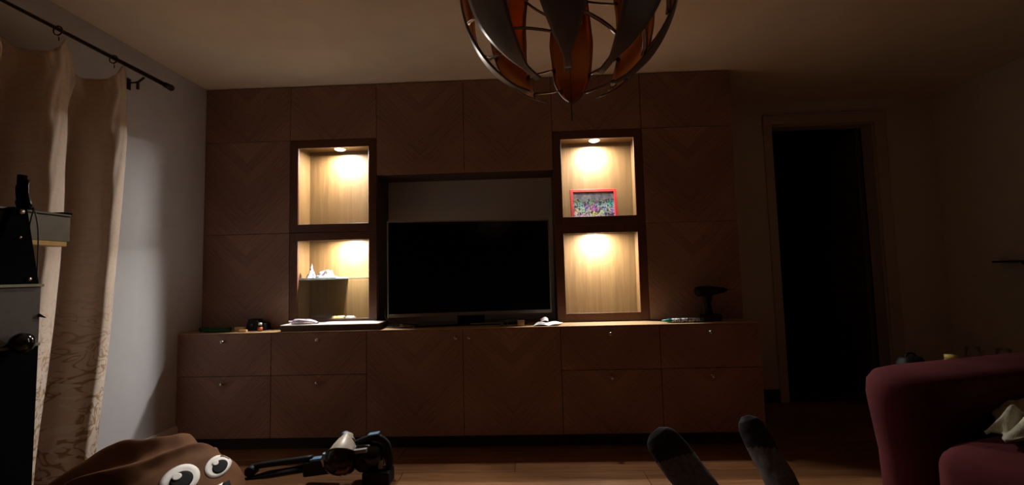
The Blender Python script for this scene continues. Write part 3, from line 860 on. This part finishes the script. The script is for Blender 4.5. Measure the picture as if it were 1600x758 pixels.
obj('suspension_cord', tube(newbm(), [LC + V((0, 0, 0.26)), V((LC.x, LC.y, CEIL - 0.04))], 0.0035, 8), 'paper_white', t)
obj('ceiling_cup', lathe(newbm(), (LC.x, LC.y, CEIL - 0.0003), (0, 0, -1), [(0, 0.06), (0.01, 0.058), (0.04, 0.03), (0.06, 0.008), (0.06, 0)], 24), 'lamp_silver', t)

# ------------------------------------------------------------------ brown face cushion on the floor
t = thing('floor_cushion', 'floppy brown floor cushion with a smiling cartoon face', 'cushion', (0.535, -0.86, 0))
CC = V((0.535, -0.86, 0.0))
def cushion_pt(a, e):
    """a azimuth, e elevation 0..pi/2"""
    ca, sa = math.cos(a), math.sin(a)
    ce, se = math.cos(e), math.sin(e)
    p = V((ca * ce, sa * ce, se))
    rx, ry, rz = 0.385, 0.36, 0.365
    q = V((p.x * rx, p.y * ry, p.z * rz))
    # bulge at the base, peak leaning right and back
    q.x *= 1 + 0.10 * (1 - se); q.y *= 1 + 0.10 * (1 - se)
    q.x += 0.05 * se ** 2
    q.y += 0.02 * se
    d = p.x * 0.45 - p.y * 0.35 + p.z * 1.1
    left = max(0.0, min(1.0, 0.42 - p.x * 1.0 + p.z * 0.25))
    wph = 9.0 * (p.z - 0.62 * p.x + 0.30 * p.y) + 2.6 * noise.noise(p * 1.5 + V((2, 0, 4)))
    fold = 1 - 2 * (math.sin(wph) ** 2 + 0.03) ** 0.5
    q += p * (0.050 * fold * left + 0.022 * noise.noise(p * 2.1 + V((5, 1, 2))))
    q += p * (0.012 * noise.noise(p * 6 + V((1, 7, 2))) * left)
    return CC + V((q.x, q.y, max(0.0, q.z)))
bm = newbm()
grid(bm, 260, 110, lambda u, v: cushion_pt(2 * PI * u, v * PI / 2 * 0.999), closed_u=True)
rim = [e for e in bm.edges if e.is_boundary and all(v.co.z < 0.05 for v in e.verts)]
bvh = BVHTree.FromBMesh(bm)
top = [e for e in bm.edges if e.is_boundary and all(v.co.z > 0.05 for v in e.verts)]
bmesh.ops.contextual_create(bm, geom=top)
bmesh.ops.contextual_create(bm, geom=rim)
bmesh.ops.recalc_face_normals(bm, faces=bm.faces[:])
obj('cover', bm, 'brown_plush', t, None, True)
def applique(name, label, poly2, ctr, lift, mat, parent, fdir):
    """cloth patch draped onto the cover; poly2 in metres on the plane facing fdir"""
    fdir = V(fdir).normalized()
    xa = fdir.cross(V((0, 0, 1))).normalized() * -1
    ya = xa.cross(fdir) * -1
    if ya.z < 0: ya = -ya
    if xa.x < 0: xa = -xa
    ctr = V(ctr)
    b2 = bmesh.new()
    cvert = V((sum(p[0] for p in poly2) / len(poly2), sum(p[1] for p in poly2) / len(poly2)))
    def drop(p):
        o = ctr + xa * p[0] + ya * p[1] + fdir * 1.0
        h = bvh.ray_cast(o, -fdir)
        if h[0] is None: return None
        return h[0] + fdir * lift
    rings = []
    for s in (1.0, 0.75, 0.5, 0.25):
        rg = []
        for p in poly2:
            q = cvert.lerp(V((p[0], p[1])), s) if False else V((cvert.x + (p[0] - cvert.x) * s, cvert.y + (p[1] - cvert.y) * s))
            d = drop(q)
            kk = 0
            while d is None and kk < 40:
                q = V((cvert.x + (q.x - cvert.x) * 0.93, cvert.y + (q.y - cvert.y) * 0.93)); d = drop(q); kk += 1
            if d is None: d = ctr
            rg.append(b2.verts.new(d))
        rings.append(rg)
    n = len(poly2)
    for a, b in zip(rings, rings[1:]):
        for i in range(n):
            f = b2.faces.new((a[i], a[(i+1) % n], b[(i+1) % n], b[i])); f.smooth = True
    c = b2.verts.new(drop(cvert) or ctr)
    for i in range(n): b2.faces.new((rings[-1][i], rings[-1][(i+1) % n], c)).smooth = True
    bmesh.ops.recalc_face_normals(b2, faces=b2.faces[:])
    o = obj(name, b2, mat, parent)
    solid(o, 0.0012, 0)
    if label: o['label'] = label
    return o
def ell(cx, cy, rx, ry, rot=0, n=28):
    cr, sr = math.cos(rot), math.sin(rot)
    return [(cx + rx * math.cos(2*PI*k/n) * cr - ry * math.sin(2*PI*k/n) * sr, cy + rx * math.cos(2*PI*k/n) * sr + ry * math.sin(2*PI*k/n) * cr) for k in range(n)]
FD = (0.42, -0.80, 0.42)
FC = V((0.855, -0.97, 0.285))
for cx, cy, rx, ry in ((-0.045, 0.0, 0.060, 0.060), (0.066, 0.040, 0.040, 0.050)):
    e = applique('eye', 'round white eye patch', ell(cx, cy, rx, ry, -0.3), FC, 0.0035, 'eye_white', t, FD)
    pu = applique('pupil', 'black pupil', ell(cx + 0.006, cy - 0.004, rx * 0.58, ry * 0.6, -0.3), FC, 0.006, 'eye_black', e, FD)
    applique('glint', None, ell(cx - 0.010, cy + 0.012, rx * 0.24, ry * 0.22, 0.2), FC, 0.0095, 'eye_white', e, FD)
mouth = [(-0.06 + 0.02 * 0, -0.10)] + [(-0.06 + 0.17 * k / 10, -0.10 + 0.075 * (k / 10) ** 1.2) for k in range(1, 11)] + [(0.118, -0.05), (0.105, -0.085), (0.07, -0.125), (0.02, -0.145), (-0.03, -0.135)]
applique('mouth_outline', 'black smile', [(x * 1.0, y) for x, y in mouth], FC, 0.003, 'eye_black', t, FD)
teeth = [(-0.045, -0.10)] + [(-0.045 + 0.135 * k / 8, -0.098 + 0.066 * (k / 8) ** 1.2) for k in range(1, 9)] + [(0.085, -0.06), (0.05, -0.085), (0.0, -0.10)]
applique('teeth', 'white teeth', teeth, FC, 0.0045, 'eye_white', t, FD)

# ------------------------------------------------------------------ stick vacuum lying on the floor
t = thing('stick_vacuum', 'black cordless stick vacuum with clear dust cup lying on the floor', 'vacuum cleaner', (1.25, -0.42, 0))
VY = -0.42
bm = tube(newbm(), [(0.62, VY - 0.07, 0.035), (0.86, VY - 0.03, 0.062), (1.10, VY, 0.088)], 0.019, 16)
obj('wand', bm, 'black_plastic', t, None, True)
bm = tube(newbm(), catmull([(0.775, VY - 0.035, 0.060), (0.77, VY - 0.03, 0.085), (0.80, VY - 0.022, 0.103), (0.90, VY - 0.012, 0.113), (1.075, VY, 0.130)], 6), 0.0155, 12)
lathe(bm, (0.772, VY - 0.06, 0.085), (0, 1, 0), [(0, 0), (0, 0.020), (0.006, 0.026), (0.05, 0.026), (0.056, 0.020), (0.056, 0)], 18)
obj('hose_grip', bm, 'black_plastic', t, None, True)
bm = box(newbm(), (-0.085, -0.034, -0.036), (0.085, 0.034, 0.036), 0.008, 2, 0, Matrix.Translation(V((1.115, VY + 0.005, 0.088))) @ Matrix.Rotation(-0.12, 4, 'Y'))
obj('wand_coupling', bm, 'black_plastic', t)
obj('release_button', box(newbm(), (-0.028, -0.02, -0.006), (0.028, 0.02, 0.006), 0.003, 2, 0, Matrix.Translation(V((1.095, VY - 0.004, 0.128))) @ Matrix.Rotation(-0.12, 4, 'Y')), 'blue_plastic', t)
# cyclone: axis leaning towards the sofa
ax = V((0.03, -0.62, -0.60)).normalized()
c0 = V((1.235, VY + 0.045, 0.212))
bm = lathe(newbm(), c0, ax, [(-0.02, 0), (-0.02, 0.026), (0.0, 0.032), (0.012, 0.042), (0.05, 0.062), (0.085, 0.076), (0.09, 0.076), (0.09, 0)], 28)
obj('cyclone_cone', bm, 'cream_plastic', t, None, True)
bm = lathe(newbm(), c0 + ax * 0.0902, ax, [(0, 0.070), (0.002, 0.082), (0.010, 0.0825), (0.055, 0.078), (0.075, 0.066), (0.088, 0.035), (0.092, 0)], 28)
obj('dust_cup', bm, 'cup_plastic', t, None, True)
bm = lathe(newbm(), c0 + ax * 0.094, ax, [(0, 0), (0, 0.050), (0.03, 0.045), (0.06, 0.035), (0.066, 0)], 20)
obj('filter_core', bm, 'smoked_plastic', t, None, True)
bm = newbm()
x_, y_, d_ = frame_of(ax)
pts = [c0 + ax * 0.092 + x_ * 0.0835 * math.cos(2*PI*k/28) + y_ * 0.0835 * math.sin(2*PI*k/28) for k in range(29)]
tube(bm, pts, 0.003, 6, cap=False)
obj('cup_ring', bm, 'steel_dark', t, None, True)
obj('latch', box(newbm(), (-0.014, -0.012, -0.016), (0.014, 0.012, 0.016), 0.003, 2, 0, Matrix.Translation(V((1.152, VY - 0.03, 0.150))) @ Matrix.Rotation(0.15, 4, 'Y')), 'blue_plastic', t)
obj('latch', box(newbm(), (-0.006, -0.008, -0.016), (0.006, 0.008, 0.016), 0.002, 2, 0, Matrix.Translation(V((1.148, VY - 0.04, 0.120))) @ Matrix.Rotation(-0.3, 4, 'Y')), 'cream_plastic', t)
bm = lathe(newbm(), (1.225, VY + 0.05, 0.228), (0.2, -0.2, 1), [(0, 0.017), (0.008, 0.02), (0.014, 0.012), (0.014, 0)], 14)
obj('release_cap', bm, 'blue_plastic', t)
bm = tube(newbm(), [V((1.268 + 0.017 * math.cos(a), VY + 0.02, 0.205 + 0.017 * math.sin(a))) for a in [2 * PI * k / 16 for k in range(17)]], 0.004, 6)
obj('clip_ring', bm, 'cream_plastic', t, None, True)
bm = lathe(newbm(), (1.255, VY + 0.03, 0.125), (1, -0.12, 0.06), [(0, 0.05), (0.03, 0.066), (0.11, 0.070), (0.16, 0.062), (0.185, 0.045), (0.188, 0)], 28)
obj('motor_housing', bm, 'black_gloss', t, None, True)
bm = lathe(newbm(), (1.352, VY - 0.042, 0.118), (0.05, -1, 0.05), [(0, 0.042), (0.008, 0.042), (0.010, 0.034), (0.008, 0.026), (0.012, 0.020), (0.012, 0)], 24)
obj('motor_vent', bm, 'black_plastic', t)
obj('grey_panel', box(newbm(), (-0.035, -0.012, -0.010), (0.035, 0.012, 0.010), 0.004, 2, 0, Matrix.Translation(V((1.335, VY - 0.035, 0.176))) @ Matrix.Rotation(-0.12, 4, 'Y')), 'grey_plastic', t)
bm = tube(newbm(), catmull([(1.275, VY + 0.03, 0.182), (1.33, VY + 0.02, 0.207), (1.40, VY + 0.015, 0.225), (1.455, VY + 0.01, 0.195), (1.475, VY, 0.13), (1.468, VY, 0.06)], 6), [(0.018, 0.014)] * 31, 12, up=(0, -1, 0))
obj('handle', bm, 'black_plastic', t, None, True)
obj('display', box(newbm(), (-0.028, -0.018, -0.004), (0.028, 0.018, 0.004), 0.002, 2, 0, Matrix.Translation(V((1.388, VY + 0.014, 0.243))) @ Matrix.Rotation(-0.14, 4, 'Y')), 'blue_plastic', t)
obj('battery', box(newbm(), (1.345, VY - 0.05, 0.0005), (1.485, VY + 0.05, 0.072), 0.010, 2), 'black_plastic', t)
obj('label_plate', box(newbm(), (1.425, VY - 0.034, 0.085), (1.448, VY - 0.028, 0.125), 0.002), 'grey_plastic', t)

# ------------------------------------------------------------------ red corner sofa
e = V((0.962, 0.272, 0)).normalized()
nrm = V((-e.y, e.x, 0))             # towards the cabinets
A0 = V((3.53, -1.169, 0))
t = thing('red_sofa', 'red fabric corner sofa with rounded backrest end in the right foreground', 'sofa', A0)
def stadium_back(L, th, h, zb):
    """upholstered backrest: stadium plan, top rolled over, slight flare"""
    bm = newbm()
    prof = [(zb, 0.86), (zb + 0.02, 0.90), (zb + 0.2, 0.86), (zb + 0.38, 0.90), (h - 0.14, 1.02), (h - 0.085, 1.06), (h - 0.04, 1.03), (h - 0.014, 0.90), (h, 0.62), (h + 0.001, 0.0)]
    N = 20
    def ringp(s):
        pts = []
        r = th / 2 * s
        for k in range(N + 1):
            a = PI / 2 + PI * k / N
            pts.append((r * math.cos(a) * 1.35, r * math.sin(a)))
        for k in range(N + 1):
            a = -PI / 2 + PI * k / N
            pts.append((L + r * math.cos(a) * 1.35, r * math.sin(a)))
        return pts
    rings = []
    for z, s in prof:
        rings.append([bm.verts.new(A0 + e * p + nrm * q + V((0, 0, z))) for p, q in ringp(max(s, 0.02))])
    n = len(rings[0])
    for a, b in zip(rings, rings[1:]):
        for k in range(n):
            bm.faces.new((a[k], a[(k+1) % n], b[(k+1) % n], b[k])).smooth = True
    bm.faces.new(rings[0][::-1]); bm.faces.new(rings[-1])
    bmesh.ops.recalc_face_normals(bm, faces=bm.faces[:])
    return bm
obj('backrest', stadium_back(1.5, 0.25, 0.70, 0.04), 'sofa_red', t, None, True)
def cushion_box(bm, L0, L1, D0, D1, z0, z1, r, puff):
    """rounded seat cushion in the sofa frame (along e, depth towards the viewer)"""
    b2 = bmesh.new()
    bmesh.ops.create_cube(b2, size=1.0)
    bmesh.ops.subdivide_edges(b2, edges=b2.edges[:], cuts=9, use_grid_fill=True)
    for v in b2.verts:
        h = V(((L1 - L0) / 2, (D1 - D0) / 2, (z1 - z0) / 2))
        p = V((v.co.x * 2 * h.x, v.co.y * 2 * h.y, v.co.z * 2 * h.z))
        inn = V([max(-(h[i] - r), min(h[i] - r, p[i])) for i in range(3)])
        d = p - inn
        if d.length > 1e-6:
            d = d.normalized() * min(r, d.length * 1.0 if False else r)
            p = inn + d
        fx, fy = v.co.x * 2, v.co.y * 2
        p.z += puff * (1 - fx * fx) * (1 - fy * fy) * (1 if v.co.z > 0 else -0.2)
        c = A0 + e * ((L0 + L1) / 2) - nrm * ((D0 + D1) / 2) + V((0, 0, (z0 + z1) / 2))
        v.co = c + e * p.x - nrm * p.y + V((0, 0, p.z))
    for f in b2.faces: f.smooth = True
    merge(bm, b2)
    bmesh.ops.recalc_face_normals(bm, faces=bm.faces[:])
    return bm
obj('seat_cushion', cushion_box(newbm(), -0.225, 0.72, 0.14, 0.80, 0.34, 0.545, 0.075, 0.03), 'sofa_red', t)
obj('seat_cushion', cushion_box(newbm(), 0.73, 1.45, 0.14, 0.80, 0.34, 0.545, 0.075, 0.03), 'sofa_red', t)
obj('seat_base', cushion_box(newbm(), -0.21, 1.5, 0.125, 0.82, 0.06, 0.345, 0.02, 0.0), 'sofa_red', t)
# long seat running under the sitter's legs
bm = newbm()
b2 = box(bmesh.new(), (2.0, -3.4, 0.06), (3.05, -1.62, 0.34), 0.03, 3)
merge(bm, b2)
obj('chaise_base', bm, 'sofa_red', t)
bm = newbm()
merge(bm, box(bmesh.new(), (2.01, -3.38, 0.3405), (3.04, -1.60, 0.45), 0.05, 4))
obj('chaise_cushion', bm, 'sofa_red', t)
# crumpled towel on the seat
bm = newbm()
TO = A0 + e * -0.10 - nrm * 0.26 + V((0, 0, 0.570))
def towel(u, v):
    x = u * 0.50; y = v * 0.30
    h = 0.016 + 0.040 * abs(math.sin(7.5 * v + 2.6 * u + 0.7)) * (0.5 + 0.6 * u) + 0.045 * abs(noise.noise(V((u * 4.2, v * 5.6, 0.3)))) + 0.012 * math.sin(15 * v - 8 * u)
    ed = min(1.0, min(u, 1 - u) * 7, min(v, 1 - v) * 7)
    tipw = min(1.0, 0.30 + u * 1.6)
    sink = -0.02 * max(0, 0.3 - u)
    return TO + e * (x + 0.03 * math.sin(7 * v)) - nrm * ((y - 0.15) * tipw + 0.02 * math.sin(8 * u)) + V((0, 0, max(0.004, h * ed + 0.012 + sink)))
grid(bm, 60, 44, towel)
o = one('towel', 'crumpled cream towel lying on the red sofa seat', 'towel', bm, 'towel', TO, smooth=True)
solid(o, 0.010, 1)

# ------------------------------------------------------------------ dark side table behind the sofa with small clutter
t = thing('side_table', 'low dark side table half hidden behind the red sofa', 'table', (4.2, -0.56, 0))
obj('tabletop', box(newbm(), (3.97, -0.71, 0.475), (4.62, -0.42, 0.50), 0.003), 'carcass_brown', t)
for lx in (4.10, 4.59):
    for ly in (-0.68, -0.45):
        obj('leg', box(newbm(), (lx - 0.018, ly - 0.018, 0.0), (lx + 0.018, ly + 0.018, 0.475), 0.002), 'carcass_brown', t)
bm = newbm()
def bagf(u, v):
    a = 2 * PI * u; r = math.sin(PI * (0.02 + 0.96 * v)) ** 0.55
    p = V((math.cos(a) * r, math.sin(a) * r, math.cos(PI * v)))
    k = 1 + 0.14 * noise.noise(p * 2.2 + V((9, 0, 0)))
    return V((4.04 + p.x * 0.062 * k, -0.52 + p.y * 0.06 * k, 0.5005 + 0.056 * (1 - p.z) * (1 + 0.1 * noise.noise(p * 2))))
grid(bm, 28, 16, bagf, closed_u=True)
bm2 = tube(newbm(), catmull([(4.01, -0.52, 0.595), (4.025, -0.515, 0.622), (4.055, -0.515, 0.622), (4.07, -0.52, 0.595)], 5), 0.005, 8)
t = one('pouch', 'small black pouch behind the left end of the red sofa', 'pouch', bm, 'black_plastic', (4.04, -0.52, 0.5005), smooth=True)
obj('strap', bm2, 'black_plastic', t)
t = thing('jar', 'small jar with a yellow lid behind the sofa, left of the glasses', 'jar', (4.17, -0.58, 0.5003))
obj('jar_body', lathe(newbm(), (4.17, -0.58, 0.5003), (0, 0, 1), [(0, 0), (0, 0.024), (0.004, 0.027), (0.10, 0.027), (0.108, 0.022), (0.108, 0)], 20), 'cream_plastic', t, None, True)
obj('lid', lathe(newbm(), (4.17, -0.58, 0.6084), (0, 0, 1), [(0, 0), (0, 0.024), (0.018, 0.024), (0.020, 0)], 20), 'yellow_plastic', t)
def goblet(x, y, h, label):
    bm = lathe(newbm(), (x, y, 0.5003), (0, 0, 1), [(0, 0), (0, 0.026), (0.003, 0.026), (0.006, 0.005), (h * 0.4, 0.004), (h * 0.5, 0.018), (h * 0.75, 0.030), (h, 0.027), (h, 0.025), (h * 0.75, 0.028), (h * 0.52, 0.016), (h * 0.45, 0)], 22)
    one('drinking_glass', label, 'glass', bm, 'clear_glass', (x, y, 0.5003), 'glasses behind the sofa', True)
goblet(4.262, -0.59, 0.165, 'taller stemmed glass with a bright glint behind the sofa back')
goblet(4.41, -0.58, 0.150, 'shorter stemmed glass behind the sofa back, farthest right')

# ------------------------------------------------------------------ thin shelf on the right wall
t = thing('wall_ledge', 'thin dark ledge fixed on the right-hand wall', 'ledge', (RX - 0.05, 0.1, 1.05))
obj('board', box(newbm(), (RX - 0.09, -0.6, 1.045), (RX - 0.0003, 0.42, 1.058), 0.002), 'plinth_black', t)
for by in (0.25, -0.3):
    obj('bracket', prism(newbm(), [(RX - 0.0003, by, 1.0448), (RX - 0.07, by, 1.0448), (RX - 0.0003, by, 0.985)], (0, 0.012, 0)), 'plinth_black', t)

# ------------------------------------------------------------------ the sitter's stretched legs in grey socks
t = thing('person', 'person sitting with legs stretched out, only grey-socked feet in view', 'person', (2.55, -2.3, 0.47))
HIPZ = 0.60
legs = []
feet = (dict(toe=V((2.500, -1.650, 0.672)), heel=V((2.625, -1.735, 0.505)), side=-1, w=0.043),
        dict(toe=V((2.712, -1.655, 0.705)), heel=V((2.772, -1.735, 0.515)), side=1, w=0.031))
me = bpy.data.meshes.new('legs')
pv, pe, pr = [], [], []
pv.append(V((2.50, -2.86, HIPZ))); pr.append((0.16, 0.12))
for fd in feet:
    ank = fd['heel'] + V((0.0, -0.055, 0.03))
    hip = V((2.42 if fd['side'] < 0 else 2.62, -2.80, HIPZ - 0.02))
    knee = hip.lerp(ank, 0.52) + V((0.0, 0, 0.09))
    calf = knee.lerp(ank, 0.4) + V((0, 0, -0.015))
    base = len(pv)
    pv += [hip, hip.lerp(knee, 0.5), knee, calf, ank + V((0, -0.10, 0.012))]
    pr += [(0.095, 0.095), (0.085, 0.08), (0.064, 0.062), (0.062, 0.06), (0.046, 0.046)]
    pe += [(0, base)] + [(base + k, base + k + 1) for k in range(4)]
me.from_pydata([v - V((2.55, -2.3, 0.47)) for v in pv], pe, [])
lo = bpy.data.objects.new('legs', me); COL.objects.link(lo); lo.parent = t; ORI[lo.name] = V((2.55, -2.3, 0.47))
sk = lo.modifiers.new('skin', 'SKIN')
for i, r in enumerate(pr):
    me.skin_vertices[0].data[i].radius = r
me.skin_vertices[0].data[0].use_root = True
sb = lo.modifiers.new('smooth', 'SUBSURF'); sb.levels = 2; sb.render_levels = 2
sk.use_smooth_shade = True
me.materials.append(MATS['trousers'])
for fd in feet:
    toe, heel, w = fd['toe'], fd['heel'], fd['w']
    ank = heel + V((0, -0.055, 0.03))
    shin = ank + V((-0.02 * fd['side'] * 0, -0.20, 0.02))
    ax = (toe - heel).normalized()
    mid = heel.lerp(toe, 0.45) + V((0, -0.012, 0))
    ball = heel.lerp(toe, 0.76)
    path = [shin, ank + V((0, -0.08, 0.005)), ank + V((0, -0.02, 0.0)), heel.lerp(toe, 0.16) + V((0, -0.018, 0)), mid, ball, heel.lerp(toe, 0.90), heel.lerp(toe, 0.97), toe + ax * 0.004]
    ww = w / 0.046
    rad = [(0.048, 0.050), (0.044, 0.048), (0.043 * ww, 0.052), (0.041 * ww, 0.050), (0.043 * ww, 0.040), (w, 0.030), (w * 0.92, 0.026), (w * 0.72, 0.021), (w * 0.32, 0.010)]
    P2 = catmull(path, 16)
    R2 = []
    for i in range(len(P2)):
        s = i / 16; k = min(int(s), len(rad) - 2); f = s - k
        R2.append((rad[k][0] * (1 - f) + rad[k+1][0] * f, rad[k][1] * (1 - f) + rad[k+1][1] * f))
    side = V((1, 0.15 * fd['side'], 0.18))
    bm = newbm()
    # frames with the x axis kept along the foot's width
    rings = []
    for i, p in enumerate(P2):
        d = (P2[min(i+1, len(P2)-1)] - P2[max(i-1, 0)]).normalized()
        x = (side - d * side.dot(d)).normalized(); y = d.cross(x)
        rings.append([bm.verts.new(p + x * R2[i][0] * math.cos(2*PI*k/64) + y * R2[i][1] * math.sin(2*PI*k/64)) for k in range(64)])
    for i, (a, b) in enumerate(zip(rings, rings[1:])):
        for k in range(64):
            f = bm.faces.new((a[k], a[(k+1) % 64], b[(k+1) % 64], b[k])); f.smooth = True
    bm.faces.new(rings[0][::-1]); bm.faces.new(rings[-1])
    for v in bm.verts:
        v.co += V((0.0022, 0.0022, 0.0015)) * noise.noise(v.co * 38)
    bmesh.ops.recalc_face_normals(bm, faces=bm.faces[:])
    for f in bm.faces:
        c = f.calc_center_median()
        s = (c - heel).dot(ax) / (toe - heel).length + (c.x - mid.x) * 1.6
        f.material_index = 1 if s > 0.66 else 0
    o = obj('sock', bm, ['sock_grey', 'sock_black'], t, None, True)
    o['label'] = 'grey sock with black toe'
    # raised toe seam
    cpt = heel.lerp(toe, 0.9)
